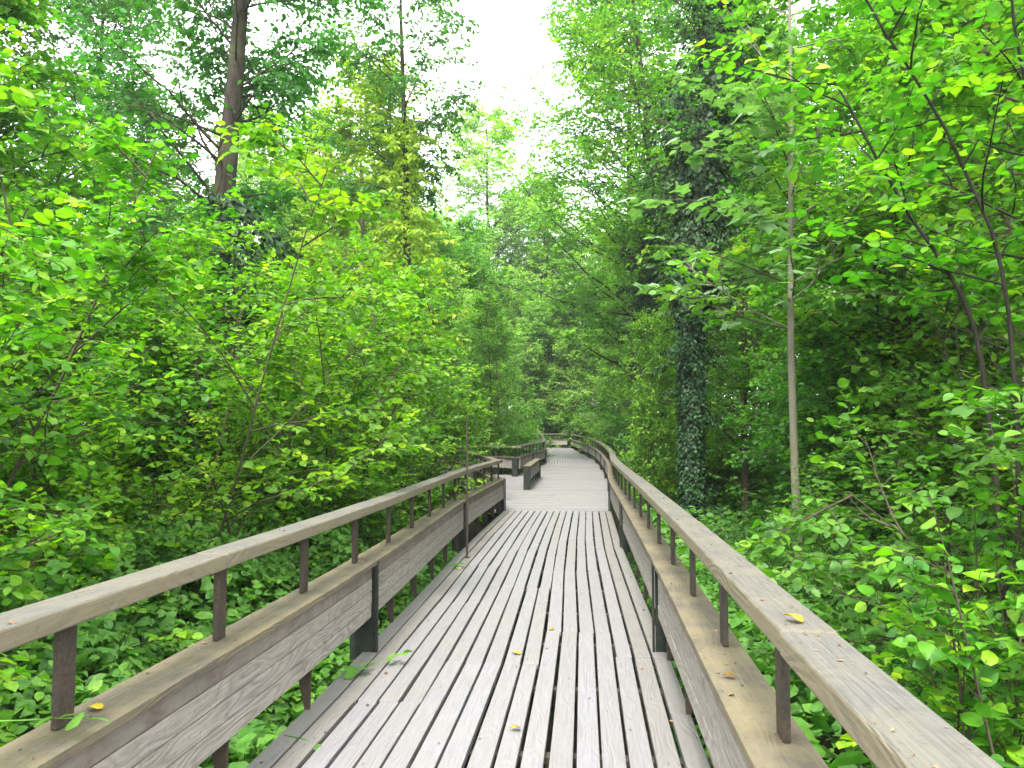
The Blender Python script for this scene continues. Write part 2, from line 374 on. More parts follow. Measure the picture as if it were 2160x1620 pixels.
def tree(name, seed, leafm, bark, H=18, r=.22, crown_lo=.3, spread=4.0, n_limb=46, n_br=9, n_tw=5, n_leaf=6, size=.14, tm=LEAF_OVAL, lean=(0, 0), limb_ang=62, limb_bend=.05,
         droop=.06, hang=0.0, nvar=.38, profile='round', tw_len=.55, twr=.004, trunk_pts=None, wob=.025, sides=10, limb_r=.32, t_hi=1.0, br_t0=.18, clip=None):
    rng = np.random.default_rng(seed); T = MB(); Lf = MB()
    if trunk_pts is None:
        tr = grow(rng, np.array([[0, 0, -.3]]), np.array([[lean[0], lean[1], 1.0]]), H + .3, 14, wob, .02)
    else:
        tr = np.array([trunk_pts], float)
    tubes(T, tr, r, r * .12, sides)
    tubes(T, grow(rng, tr[0, :1] + np.array([[0, 0, -.2]]), np.array([[0, 0, 1.0]]), .9, 3, 0, 0), r * 1.5, r * .95, sides)
    p, d, idx, t, _ = sprout(rng, tr, n_limb, crown_lo, t_hi, limb_ang, 0, True)
    s = (t - crown_lo) / (1 - crown_lo)
    prof = {'round': np.sqrt(np.clip(1 - (1.7 * s - .75) ** 2, .06, 1)), 'cone': 1.05 - .8 * s, 'column': np.clip(1.15 - s ** 3, .2, 1) * .9}[profile]
    L = spread * prof * rng.uniform(.6, 1.2, len(p))
    limb = grow(rng, p, d, L, 7, .11, limb_bend)
    tubes(T, limb, np.maximum(r * limb_r * (1.1 - t), .012), .006, 5)
    p, d, idx2, t2, _ = sprout(rng, limb, n_br, br_t0, 1.0, 48, .55)
    br = grow(rng, p, d, np.maximum(L[idx2] * .40 * (1.2 - .6 * t2), .35), 5, .14, -droop * .5)
    tubes(T, br, .012, .004, 3)
    foliage(rng, Lf, T, br, n_tw, tw_len, n_leaf, size, tm, droop, nvar, hang, twr, clip=clip)
    root = empty(name, (0, 0, 0))
    return finish(root, T, Lf, bark, leafm), tr

def ivy(root, seed, tr, r, h0, h1, n, size, bulge, mat, name='ivy', off=None, hang=1.0, shoots=0, shoot_len=.5):
    """leaves hung on the bark; bulge(t) gives how far they stand off"""
    rng = np.random.default_rng(seed); mb = MB()
    z = h0 + (h1 - h0) * rng.random(n); K = tr.shape[1]
    tz = np.interp(z, tr[0, :, 2], np.linspace(0, 1, K)); c, d = at_t(tr, np.zeros(n, int), tz)
    ph = rng.uniform(0, 2 * np.pi, n); s = (z - h0) / (h1 - h0)
    lump = .5 + .3 * np.sin(3.1 * z + 2 * np.sin(ph * 2 + z)) * np.cos(ph * 3 + 1.7 * z) + .3 * np.sin(7.3 * z + 3 * np.cos(ph + 2.1 * z)); lump = np.clip(lump, 0, 1.1) + (rng.random(n) > .93) * rng.uniform(.2, .9, n)
    rad = r * (1 - .6 * tz) + .02 + bulge(s) * (.35 + .65 * lump) * rng.uniform(.35, 1.0, n) ** .6
    o = np.stack([np.cos(ph), np.sin(ph), np.zeros(n)], 1)
    P = c + o * rad[:, None]
    if off is not None: P = P + off(s)[:, None] * np.array([1, 0, 0])
    D = -UP * hang + o * .55 + rng.normal(0, .45, (n, 3)); Nn = unit(o + UP * .55 + rng.normal(0, .35, (n, 3)))
    leaf_add(mb, LEAF_OVAL, P, D, Nn, size * rng.uniform(.6, 1.3, n), rng.normal(.4, .2, n))
    if shoots:                                          # arms of the climber standing out from the trunk
        zz = h0 + (h1 - h0) * rng.random(shoots); tz = np.interp(zz, tr[0, :, 2], np.linspace(0, 1, K)); c, d = at_t(tr, np.zeros(shoots, int), tz)
        ph = rng.uniform(0, 2 * np.pi, shoots); o = np.stack([np.cos(ph), np.sin(ph), rng.uniform(-.2, .5, shoots)], 1)
        arm = grow(rng, c + o * r * .8, o, r + shoot_len * rng.uniform(.4, 1.2, shoots), 5, .16, -.05); tubes(mb, arm, .008, .003, 4, .1)
        foliage(rng, mb, mb, arm, 7, .28, 6, size, LEAF_OVAL, .1, .5, .45, .003, t0=.3);
    mb.build(name, mat, root)

def place(proto, loc, rz, sc, label, cat, group=None, first=set(), name=None):
    """the first call moves the prototype itself, later calls copy it with its parts"""
    o = proto if proto.name not in first else copy_tree(proto)
    first.add(proto.name)
    o.location = loc; o.rotation_euler = (0, 0, R(rz)); o.scale = (sc, sc, sc) if np.isscalar(sc) else sc
    for k in ('label', 'category', 'group'):
        if k in o: del o[k]
    return tag(o, label, cat, group)

exec_order = 1
GZ = -0.9          # forest floor below the deck

# ------------------------------------------------------------------ ground
rng = np.random.default_rng(5)
g = MB()
xs = np.concatenate([np.linspace(-400, -40, 10), np.linspace(-36, 36, 73), np.linspace(40, 400, 10)])
ys = np.concatenate([np.linspace(-300, -24, 8), np.linspace(-20, 70, 91), np.linspace(80, 500, 10)])
X, Y = np.meshgrid(xs, ys)
Z = GZ + .10 * np.sin(X * .7 + 1.3 * np.sin(Y * .3)) + .08 * np.cos(Y * .9 + X * .2) + np.clip((np.abs(X) - 3) * .02, 0, .5)
V = np.stack([X, Y, Z], -1).reshape(-1, 3); nx = len(xs)
i, j = np.meshgrid(np.arange(nx - 1), np.arange(len(ys) - 1)); b = (j * nx + i).ravel()
g.add(V, np.stack([b, b + 1, b + nx + 1, b + nx], 1))
tag(g.build('ground', M['soil']), kind='structure')

# ------------------------------------------------------------------ boardwalk paths (inner edges of the two railings)
def catmull(pts, step=.35):
    P = np.array(pts, float); P = np.vstack([2 * P[0] - P[1], P, 2 * P[-1] - P[-2]]); o = []
    for k in range(1, len(P) - 2):
        a, b, c, d = P[k - 1:k + 3]; n = max(2, int(np.linalg.norm(c - b) / step))
        for t in np.arange(n) / n:
            o.append(.5 * (2 * b + (c - a) * t + (2 * a - 5 * b + 4 * c - d) * t * t + (3 * b - a - 3 * c + d) * t ** 3))
    o.append(P[-2]); return np.array(o)

def rise(y): return np.interp(y, [-50, 20, 37, 57, 80], [0, 0, .17, .54, .54])

class Line:
    """a plan curve walked by arc length; side = +1 when 'outward' lies to the right of the walking direction"""
    def __init__(s, pts, side, smooth=True):
        p = catmull(pts) if smooth else np.array(pts, float)
        s.p = p; s.l = np.concatenate([[0], np.cumsum(np.linalg.norm(np.diff(p, axis=0), axis=1))]); s.side = side; s.len = s.l[-1]
    def at(s, l):
        l = np.atleast_1d(l); x = np.interp(l, s.l, s.p[:, 0]); y = np.interp(l, s.l, s.p[:, 1])
        e = .15; dx = np.interp(l + e, s.l, s.p[:, 0]) - np.interp(l - e, s.l, s.p[:, 0]); dy = np.interp(l + e, s.l, s.p[:, 1]) - np.interp(l - e, s.l, s.p[:, 1])
        t = unit(np.stack([dx, dy], 1)); n = np.stack([t[:, 1], -t[:, 0]], 1) * s.side
        return np.stack([x, y, rise(y)], 1), t, n
    def l_at_y(s, y): return float(np.interp(y, s.p[:, 1], s.l))

def sweep(mb, line, l0, l1, a0, a1, z0, z1, tint=.3, step=.45, jit=0.0, rnd=random):
    """a straight-grained board of section a0..a1 (outward) by z0..z1 following the line"""
    n = max(2, int((l1 - l0) / step) + 1); ls = np.linspace(l0, l1, n); p, t, o = line.at(ls)
    uo, vo = rnd.uniform(0, 50), rnd.uniform(0, 50)
    V = []
    for a, z in ((a0, z0), (a1, z0), (a1, z1), (a0, z1)):
        q = p.copy(); q[:, :2] += o * a; q[:, 2] += z; V.append(q)
    V = np.stack(V, 1).reshape(-1, 3)
    prof = np.cumsum([0, a1 - a0, z1 - z0, a1 - a0, z1 - z0]); Q = []; UV = []
    for k in range(n - 1):
        for e in range(4):
            f = (e + 1) % 4; Q.append((k * 4 + e, k * 4 + f, k * 4 + 4 + f, k * 4 + 4 + e))
            u0, u1 = ls[k] - l0 + uo, ls[k + 1] - l0 + uo
            UV += [(u0, vo + prof[e]), (u0, vo + prof[e + 1]), (u1, vo + prof[e + 1]), (u1, vo + prof[e])]
    for k, q in ((0, (3, 2, 1, 0)), (n - 1, (0, 1, 2, 3))):
        Q.append(tuple(k * 4 + x for x in q)); UV += [(uo, vo), (uo + .01, vo + .1), (uo + .02, vo + .1), (uo + .03, vo)]
    mb.add(V, Q, UV, tint)

def block(mb, line, l, along, a0, a1, z0, z1, a0b=None, a1b=None, tint=.5):
    """a box across the line (along = its thickness); a0b/a1b taper its foot"""
    p, t, o = line.at(l); p, t, o = p[0], t[0], o[0]; V = []
    a0b = a0 if a0b is None else a0b; a1b = a1 if a1b is None else a1b
    for z, (x0, x1) in ((z0, (a0b, a1b)), (z1, (a0, a1))):
        for s, a in ((-1, x0), (1, x0), (1, x1), (-1, x1)):
            q = p[:2] + t * s * along / 2 + o * a; V.append((q[0], q[1], p[2] + z))
    mb.add(V, [(0, 1, 2, 3), (7, 6, 5, 4), (0, 4, 5, 1), (1, 5, 6, 2), (2, 6, 7, 3), (3, 7, 4, 0)], None, tint)

CAP_Z, RAIL_Z, CAP_W = .66, 1.055, .185
def beam_module(line, l0, l1, parent, rnd, spikes, end0=True, end1=True):
    a, b = l0 + .022, l1 - .022
    m = MB(); sweep(m, line, a, b, -.020, CAP_W, CAP_Z - .032, CAP_Z, rnd.uniform(.2, .6), rnd=rnd); m.build('cap_board', M['cap'], parent, True, .0025)
    m = MB(); hh = (CAP_Z - .034 - .25) / 4
    for k in range(4):
        z0 = .25 + k * hh; tt = (.05, .08, .2, .75)[k] + rnd.uniform(-.05, .1)
        sweep(m, line, a, b, .016 + rnd.uniform(0, .004), .040, z0 + .002, z0 + hh - .003, tt, rnd=rnd)
        sweep(m, line, a, b, CAP_W - .04, CAP_W - .014, z0 + .002, z0 + hh - .003, tt * .6 + .2, rnd=rnd)
    m.build('beam', M['plank'], parent, True, .003)
    for l in spikes:
        if l0 + .15 < l < l1 - .15:
            m = MB(); block(m, line, l, .022, .055, .15, -.03, .25, .062, .085); m.build('tapered_foot', M['rust'], parent, True, .003)

def end_plate(line, l, parent, top=True):
    m = MB(); block(m, line, l, .018, .0, CAP_W - .004, -.06, CAP_Z - .003); block(m, line, l, .044, -.023, -.007, -.06, CAP_Z - .012)
    m.build('support_plate', M['plate'], parent, True, .003)
    m = MB(); block(m, line, l, .043, -.025, CAP_W + .004, CAP_Z - .010, CAP_Z + .007); m.build('top_strap', M['strap'], parent, True, .005)

def railing(name, line, plates, parent_label, cat, seed, rail_l0, rail_l1, group=None, rail_seg=2.62, bal_off=0.0, bal_step=1.04, last=True):
    rnd = random.Random(seed)
    p0 = line.at(0)[0][0]
    root = empty(name, (0, 0, 0), parent_label, cat, group)
    bl = np.arange(plates[0] + bal_off, plates[-1] - .05, bal_step)
    for k in range(len(plates) - 1): beam_module(line, plates[k], plates[k + 1], root, rnd, bl)
    for l in (plates if last else plates[:-1]): end_plate(line, l, root)
    for l in bl:
        m = MB(); block(m, line, float(l), .082, .098, .124, CAP_Z + .0, RAIL_Z - .066); m.build('baluster', M['rust'], root, True, .006)
    ls = np.arange(rail_l0, rail_l1 - .3, rail_seg).tolist() + [rail_l1]
    for a, b in zip(ls[:-1], ls[1:]):
        m = MB(); dz = rnd.uniform(-.003, .003); da = rnd.uniform(-.003, .003)
        sweep(m, line, a + .0015, b - .0015, .032 + da, .182 + da, RAIL_Z - .066 + dz, RAIL_Z + dz, rnd.uniform(.0, .5), rnd=rnd)
        m.build('handrail', M['rail'], root, True, .008)
    return root

LEFT = Line([(-2.2, -6.5), (-1.72, -2), (-1.334, 2.185), (-1.0, 5.7), (-.66, 10.9), (-.36, 14.0), (-.15, 16.0)], -1)
RIGHT = Line([(-.10, -6.5), (.28, -2), (.690, 2.185), (1.045, 5.7), (1.525, 10.85), (2.01, 16.0), (3.0, 24.6), (4.02, 37.3), (4.18, 46), (4.26, 56.2)], 1)
pl = [LEFT.l_at_y(y) for y in (-5, .45, 5.7, 10.9)] + [LEFT.len - .02]
lo = LEFT.l_at_y(2.476) - pl[0]; lo -= int(lo / 1.03) * 1.03
railing('railing', LEFT, pl, 'weathered timber railing beside the leaning rod, its lower beam ending at the platform', 'railing', 3, LEFT.l_at_y(3.41) - 4 * 2.62, LEFT.len, bal_off=lo, bal_step=1.03)
pr = [RIGHT.l_at_y(y) for y in (-5, .45, 5.7, 10.83, 16.0, 21.2, 26.4, 31.6, 37.0, 42.2, 47.4, 52.4)] + [RIGHT.len - .02]
lo = RIGHT.l_at_y(2.401) - pr[0]; lo -= int(lo / 1.04) * 1.04
railing('railing', RIGHT, pr, 'long timber railing running unbroken from the camera to the far end of the boardwalk', 'railing', 4, RIGHT.l_at_y(2.09) - 3 * 2.62, RIGHT.len, bal_off=lo)
BRN = Line([(-.27, 16.25), (-.75, 19.5), (-1.38, 23.4), (-2.7, 25.4), (-6.0, 26.8)], -1)
railing('railing', BRN, [.03, 3.4, 7.2, BRN.len - .05], 'short railing along the near side of the side path branching off at the platform', 'railing', 5, .0, BRN.len, bal_off=.5)
BRF = Line([(-6.0, 30.6), (-3.2, 29.9), (-.46, 28.45), (.15, 27.35)], -1)
railing('railing', BRF, [.05, 3.0, BRF.len - .03], 'short railing across the far side of the side path, behind the bench', 'railing', 6, .0, BRF.len, bal_off=.5, last=False)
FARL = Line([(.17, 27.3), (.85, 32), (1.60, 37.0), (1.98, 46), (2.1, 52.8)], -1)
railing('railing', FARL, [FARL.l_at_y(y) for y in (27.33, 32.2, 37.0, 42.2, 47.5)] + [FARL.len - .03], 'timber railing receding behind the bench from the side path to the far bend', 'railing', 7, .02, FARL.len, bal_off=.5)
FEND = Line([(-3.6, 57.6), (-.5, 57.0), (4.1, 56.5)], -1)
railing('railing', FEND, [.02, 3.8, FEND.len - .03], 'timber railing closing the far end of the boardwalk before dark trees', 'railing', 8, .02, FEND.len, bal_off=.5)

# the bench: one free-standing beam on plates and tapered feet
BEN = Line([(.50, 21.6), (.72, 24.1), (.97, 26.6)], -1, False)
bn = empty('bench', (0, 0, 0), 'free standing plank bench on dark steel plates in the middle of the platform', 'bench')
rb = random.Random(9)
beam_module(BEN, 0, BEN.len, bn, rb, np.arange(.55, BEN.len, .82))
for l in (.0, BEN.len): end_plate(BEN, l, bn)

# ------------------------------------------------------------------ the deck
path = empty('boardwalk_path', (0, 0, 0)); tag(path, 'weathered grey plank boardwalk winding into the wood', 'boardwalk', None, 'structure')
rnd = random.Random(21)
CEN = Line([(-1.15, -6.5), (-.72, -2), (-.322, 2.185), (.022, 5.7), (.435, 10.87), (.935, 16.0)], 1)
NB, PITCH = 17, .1305
yj_groups = [([-2.0, 1.1, 5.42, 8.05, 10.6, 13.2], range(5, 10)), ([-3.2, .4, 3.4, 6.3, 9.1, 11.6, 14.3], range(10, 14)), ([-1.2, 2.3, 4.6, 7.3, 9.3, 12.4], range(0, 5)), ([-2.6, .8, 5.65, 10.8], range(14, 17))]
m = MB()
for joints, rg in yj_groups:
    for k in rg:
        js = [-6.2] + [j + rnd.uniform(-.01, .01) for j in joints] + [15.93]
        for y0, y1 in zip(js[:-1], js[1:]):
            l0, l1 = CEN.l_at_y(y0), CEN.l_at_y(y1)
            off = (k - (NB - 1) / 2) * PITCH; wd = .1105 + rnd.uniform(-.004, .004)
            edge = k in (0, 1, 15, 16)
            o0, o1 = off + rnd.uniform(-.006, .006), off + rnd.uniform(-.006, .006); dz = rnd.uniform(-.004, .002)
            if k == 9 and abs(y0 - 1.1) < .05: wd -= .012; o0 -= .004; o1 -= .010
            # a straight board between its two joints
            pa, _, na = CEN.at(l0 + .003); pb, _, nb_ = CEN.at(l1 - .003)
            A = pa[0].copy(); A[:2] += na[0] * o0; B = pb[0].copy(); B[:2] += nb_[0] * o1
            ln = Line([A[:2], B[:2]], 1, False)
            sweep(m, ln, 0, ln.len, -wd / 2, wd / 2, -.042 + dz, dz, (rnd.uniform(.55, .95) if edge else rnd.uniform(0, .34)), rnd=rnd, step=9)
m.build('plank_deck', M['deck'], path, True, .004)
# landing: boards across
m = MB(); y = 16.0
while y < 37.0:
    xr = float(np.interp(y, RIGHT.p[:, 1], RIGHT.p[:, 0])) + .10
    if y < 23.2: xl = float(np.interp(y, BRN.p[:, 1], BRN.p[:, 0])) - .10
    elif y < 26.0: xl = -4.5
    elif y < 27.5: xl = -5.5
    elif y < 30.4: xl = -5.5 if y < 28.3 else -6
    else: xl = float(np.interp(y, FARL.p[:, 1], FARL.p[:, 0])) - .10
    if 28.3 <= y < 30.4: 
        xm = float(np.interp(y, FARL.p[:, 1], FARL.p[:, 0])) - .10
        xl = xm
    wd = .128; cuts = sorted([xl, xr] + [xl + (xr - xl) * rnd.uniform(.35, .65)])
    for x0, x1 in zip(cuts[:-1], cuts[1:]):
        dz = rnd.uniform(-.006, .003) - .003
        ln = Line([(x0 + .002, y + .066), (x1 - .002, y + .066)], -1, False)
        sweep(m, ln, 0, ln.len, -wd / 2, wd / 2, -.042 + dz, dz, rnd.uniform(0, .55), rnd=rnd, step=9)
    y += .144
m.build('platform_deck', M['deck'], path, True, .004)
m = MB(); yy = [37.05, 40.2, 44.1, 48.0, 52.2, 56.9]
for k in range(19):
    f = (k + .5) / 19
    for y0, y1 in zip(yy[:-1], yy[1:]):
        def pt(y):
            a = float(np.interp(y, FARL.p[:, 1], FARL.p[:, 0])) - .1; b_ = float(np.interp(y, RIGHT.p[:, 1], RIGHT.p[:, 0])) + .1
            return (a + (b_ - a) * f, y)
        dz = rnd.uniform(-.004, .002); ln = Line([pt(y0), pt(y1 - .004)], 1, False)
        sweep(m, ln, 0, ln.len, -.055, .055, -.042 + dz, dz, rnd.uniform(0, .25), rnd=rnd, step=2)
y = 52.9
while y < 57.2:
    ln = Line([(-3.6, y + .06), (2.0, y + .06)], -1, False); sweep(m, ln, 0, ln.len, -.06, .06, -.046, -.006, rnd.uniform(0, .25), rnd=rnd, step=9); y += .137
m.build('far_deck', M['deck'], path, True)
# joists and piles under the boards
m = MB()
for l in np.arange(.3, CEN.len, 1.03):
    block(m, CEN, float(l), .07, -1.13, 1.13, -.18, -.048)
for y in np.arange(16.6, 57, 1.5):
    x0 = float(np.interp(y, FARL.p[:, 1], FARL.p[:, 0])) if y > 27.3 else -.2 - (y - 16) * .1
    x1 = float(np.interp(y, RIGHT.p[:, 1], RIGHT.p[:, 0]))
    ln = Line([(x0 + .5, y), (x0 + .5, y + 1)], 1, False); block(m, ln, .5, .08, -.55, x1 - x0 - .4, -.22, -.05)
for l in np.arange(1.3, CEN.len, 2.06):
    for s in (-.85, .85): block(m, CEN, float(l), .11, s - .055, s + .055, -1.15, -.18)
m.build('joist_frame', M['joist'], path, True)

# thin rusty rod standing at the railing
rt = empty('rod', (-.575, 9.95, 0), 'thin rusty upright rod standing on the deck against the railing', 'rod')
m = MB(); tubes(m, np.array([[(0, 0, -.02), (0.002, 0, .6), (-.004, 0, 1.2), (-.012, .0, 1.83)]]), .014, .011, 8); m.build('shaft', M['rust'], rt)
m = MB(); block(m, Line([(0, -.5), (0, .5)], 1, False), .5, .07, -.035, .035, -.004, .008); m.build('foot_plate', M['rust'], rt, True)

# ------------------------------------------------------------------ plants: prototypes
hz = [bush('hazel_bush', 100, M['leaf_hazel'], H=5.2, spread=2.1),
      bush('hazel_bush', 101, M['leaf_hazel'], H=5.8, spread=2.3, n_stem=6, lean=20),
      bush('hazel_bush', 102, M['leaf_hazel'], H=4.4, spread=2.2, n_stem=8, lean=30),
      bush('hazel_bush', 103, M['leaf_hazel'], H=6.2, spread=2.0, n_stem=6, lean=15, n_limb=16)]
lime = [tree('lime_tree', 120 + k, M['leaf_lime'], M['bark_brown'], H=h, r=.09, crown_lo=.16, spread=sp, n_limb=46, n_br=9, n_tw=5, n_leaf=6, size=.10, tm=LEAF_ROUND, tw_len=.42,
             limb_ang=58, profile='column', twr=.0025, limb_bend=.02)[0] for k, (h, sp) in enumerate([(9.5, 2.3), (8.0, 2.5), (11, 2.4)])]
tall = [tree('woodland_tree', 140 + k, M[lm], M['bark_dark'], H=h, r=.24, crown_lo=.26, spread=sp, n_limb=72, n_br=12, n_tw=5, n_leaf=7, size=.185, tw_len=.62)[0]
        for k, (h, sp, lm) in enumerate([(19, 4.2, 'leaf_lime'), (22, 4.6, 'leaf_sun_tinted'), (17, 4.4, 'leaf_lime'), (24, 4.0, 'leaf_dark')])]
shrub = [bush('understorey_shrub', 160 + k, M[lm], H=h, spread=sp, n_stem=7, n_limb=12, n_br=6, n_tw=4, n_leaf=5, size=.12, tm=LEAF_OVAL, low=.06, lean=28)
         for k, (h, sp, lm) in enumerate([(4.0, 2.0, 'leaf_lime'), (3.2, 2.0, 'leaf_bramble'), (6.0, 2.4, 'leaf_lime')])]

# ---- hazels that make the green wall left of the boardwalk
H_ = 'hazel bushes behind the railing'
LH = [(2, -3.6, 3.6, 20, .72, 'low hazel bush leaning over the brambles, nearest the camera on the rod side'),
      (0, -4.9, 5.6, 70, .92, 'broad hazel bush with pale lower leaves at the picture edge behind the brambles'),
      (1, -3.55, 7.6, 200, .86, 'hazel bush with bright yellow green top in front of the thick dark trunk'),
      (3, -6.6, 8.3, 130, .98, 'tall hazel bush rising under the sky gap at the picture edge'),
      (0, -3.45, 10.9, 310, .92, 'dense hazel bush behind the rod side railing, before the thick dark trunk'),
      (2, -5.2, 11.0, 15, 1.1, 'spreading hazel bush at the foot of the thick dark trunk'),
      (1, -3.25, 14.3, 95, 1.02, 'rounded hazel bush beside the end of the rod side railing'),
      (3, -8.6, 12.2, 250, 1.05, 'tall hazel bush deep in the wood beyond the edge hazel'),
      (2, -2.9, 18.2, 180, .95, 'hazel bush standing behind the near railing of the side path'),
      (0, -5.6, 17.0, 140, 1.2, 'big hazel bush in deep shade behind the thick dark trunk'),
      (1, -8.0, 16.8, 330, 1.15, 'hazel bush in the shaded wood far behind the thick dark trunk'),
      (3, -4.7, 22.0, 60, 1.1, 'hazel bush between the side path and the ivy grown forked tree')]
for k, x, y, rz, sc, lb in LH: place(hz[k], (x, y, GZ), rz, sc, lb, 'bush', H_)
# a narrow light hazel in front of the ivy trunk's foot
place(hz[3], (3.55, 19.6, GZ), 200, (.5, .5, .95), 'narrow light green hazel bush between the long railing and the ivy covered trunk', 'bush', 'hazel bushes beyond the long railing')
# ---- the other side
RH = [(2, 4.5, 4.6, 110, .85, 'hazel bush at the picture edge behind the big leaved sapling'),
      (0, 3.9, 7.6, 240, .42, 'low hazel bush between the long railing and the slender grey trunk'),
      (1, 6.4, 7.6, 30, .95, 'hazel bush with several dark stems at the picture edge'),
      (3, 5.6, 11.5, 160, 1.0, 'hazel bush in shade behind the slender grey trunk'),
      (2, 6.3, 15.0, 280, .9, 'hazel bush beside the foot of the ivy covered trunk'),
      (0, 8.6, 13.0, 330, 1.15, 'hazel bush deep in the dark wood right of the slender trunk'),
      (1, 8.2, 19.0, 45, 1.2, 'hazel bush in the dark wood far behind the ivy covered trunk')]
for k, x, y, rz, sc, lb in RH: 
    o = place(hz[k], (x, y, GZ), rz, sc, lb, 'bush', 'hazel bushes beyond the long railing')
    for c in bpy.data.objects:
        if c.parent == o and c.name.startswith('crown'): c.material_slots[0].link = 'OBJECT'; c.material_slots[0].material = M['leaf_shade']  # crowns on this side get the shade-darkened leaf colour
LM = [(0, 5.0, 6.2, 25, .9, 'young lime tree with dark forking stem over the big leaved sapling'),
      (1, 6.3, 9.6, 200, 1.1, 'young lime tree at the picture edge with a straight dark stem'),
      (2, 5.4, 11.2, 100, .95, 'young lime tree just behind the slender grey trunk'),
      (0, 7.4, 14.0, 300, 1.15, 'young lime tree filling the dark wood right of the ivy covered trunk'),
      (2, 5.9, 19.5, 20, 1.15, 'light green lime tree behind the ivy covered trunk'),
      (1, 5.9, 24.5, 150, 1.0, 'light green lime tree leaning toward the long railing before the ivy trunks'),
      (1, -7.4, 10.2, 80, 1.05, 'sparse lime tree with a thin pale stem at the sky gap by the picture edge'),
      (0, -2.6, 25.5, 60, .85, 'light green lime tree overhanging the side path'),
      (2, -.9, 33.0, 210, .78, 'light green lime tree behind the far railing of the side path'),
      (1, -4.4, 31.5, 330, 1.0, 'light green lime tree deep behind the side path'),
      (0, -.5, 39.5, 120, .9, 'lime tree behind the railing that recedes past the bench'),
      (1, 2.6, 66.5, 20, 1.15, 'lime tree among the trees behind the far end, beside the distant ivy trunk'),
      (0, 3.9, 62.5, 100, 1.2, 'lime tree behind the far corner where the long railing ends'),
      (2, -1.6, 51.0, 10, .95, 'light green lime tree at the far bend behind the receding railing'),
      (2, 6.3, 31.0, 260, 1.1, 'lime tree behind the long railing beyond the bench')]
for k, x, y, rz, sc, lb in LM: place(lime[k], (x, y, GZ), rz, sc, lb, 'tree', 'young lime trees along the boardwalk')

pale = [tree('pale_tree', 180 + k, M['leaf_sun_tinted'], M['bark_grey'], H=h, r=.12, crown_lo=.10, spread=sp, n_limb=60, n_br=10, n_tw=5, n_leaf=6, size=.16, tw_len=.5, limb_ang=58, profile='column')[0] for k, (h, sp) in enumerate([(13, 3.0), (10, 3.0)])]
PT = [(0, .9, 60.8, 0, 1.0, 'pale green tree directly behind the railing at the far end of the boardwalk'),
      (1, 4.8, 60.5, 70, 1.0, 'pale green tree at the far corner where the long railing ends'),
      (0, -2.4, 56.0, 140, 1.0, 'pale green tree beside the far bend behind the receding railing'),
      (1, -3.0, 42.0, 200, .95, 'rounded pale green tree behind the bench and the receding railing'),
      (0, -4.3, 36.0, 300, .95, 'tall pale green tree behind the side path, taller than the rounded one'),
      (0, -10.6, 36.0, 80, 1.25, 'tall pale green tree between the thick dark trunk and the yellow green tree'),
      (0, 6.9, 66.5, 80, 1.1, 'pale green tree furthest back beyond the far corner of the long railing'),
      (1, 6.9, 47.0, 20, 1.0, 'pale green tree beyond the long railing on its far straight')]
for k, x, y, rz, sc, lb in PT: place(pale[k], (x, y, GZ), rz, sc, lb, 'tree', 'pale trees round the far bend')

# ---- single trees with a look of their own
# thick dark trunk with drooping ash boughs
tp = [(0, 0, -.4), (.02, 0, 1), (.08, .05, 3), (.22, .1, 5), (.42, .1, 7), (.55, .12, 9), (.7, .1, 11.5), (.8, .2, 14), (.9, .3, 17)]
t1, tr1 = tree('ash_tree', 200, M['leaf_dark'], M['bark_dark'], r=.34, trunk_pts=tp, crown_lo=.46, spread=3.0, n_limb=42, n_br=12, n_tw=6, n_leaf=8, size=.125, tm=LEAF_OVAL,
               limb_ang=62, limb_bend=-.01, droop=.08, hang=.25, nvar=.5, tw_len=.45, profile='column', sides=16, br_t0=.08, limb_r=.17,
               clip=lambda q: ~((q[:, 1] < -.1) & (np.abs(q[:, 0] - .08 * q[:, 2] - .12 * q[:, 1]) < .75) & (q[:, 2] < 10.5) & (q[:, 2] > 5.2)))
t1.location = (-5.75, 13.9, GZ); tag(t1, 'tall ash tree with thick dark leaning trunk and drooping dark green boughs', 'tree')
ivy(t1, 201, tr1, .26, 4.2, 6.9, 2600, .13, lambda s: .75 * np.sin(np.pi * s) ** .7, M['leaf_ivy'], off=lambda s: .55 * np.sin(np.pi * s))
# forked tree wrapped in yellowing climber
t2, tr2 = tree('forked_tree', 210, M['leaf_dark'], M['bark_dark'], H=19, r=.20, crown_lo=.52, spread=3.2, n_limb=30, n_br=9, n_tw=5, n_leaf=6, size=.16, tm=LEAF_OVAL,
               limb_ang=60, limb_bend=-.02, droop=.1, hang=.3, nvar=.5, tw_len=.5, profile='column')
t2.location = (-3.35, 24.2, GZ); tag(t2, 'tall tree wrapped in yellow green climber with drooping sparse upper boughs', 'tree')
ivy(t2, 211, tr2, .19, 2.5, 12.5, 4500, .15, lambda s: .25 + .8 * np.sin(np.pi * np.clip(s * 1.15, 0, 1)) ** 1.2, M['leaf_yellow'], 'climber', hang=.3, shoots=90, shoot_len=1.6)
t2b, _ = tree('yellow_tree', 215, M['leaf_yellow'], M['bark_grey'], H=15.2, r=.16, crown_lo=.2, spread=3.3, n_limb=60, n_br=11, n_tw=5, n_leaf=7, size=.18, profile='round', limb_ang=52)
t2b.location = (-5.6, 27.5, GZ); tag(t2b, 'bright yellow green tree with pointed top behind the climber wrapped tree', 'tree')
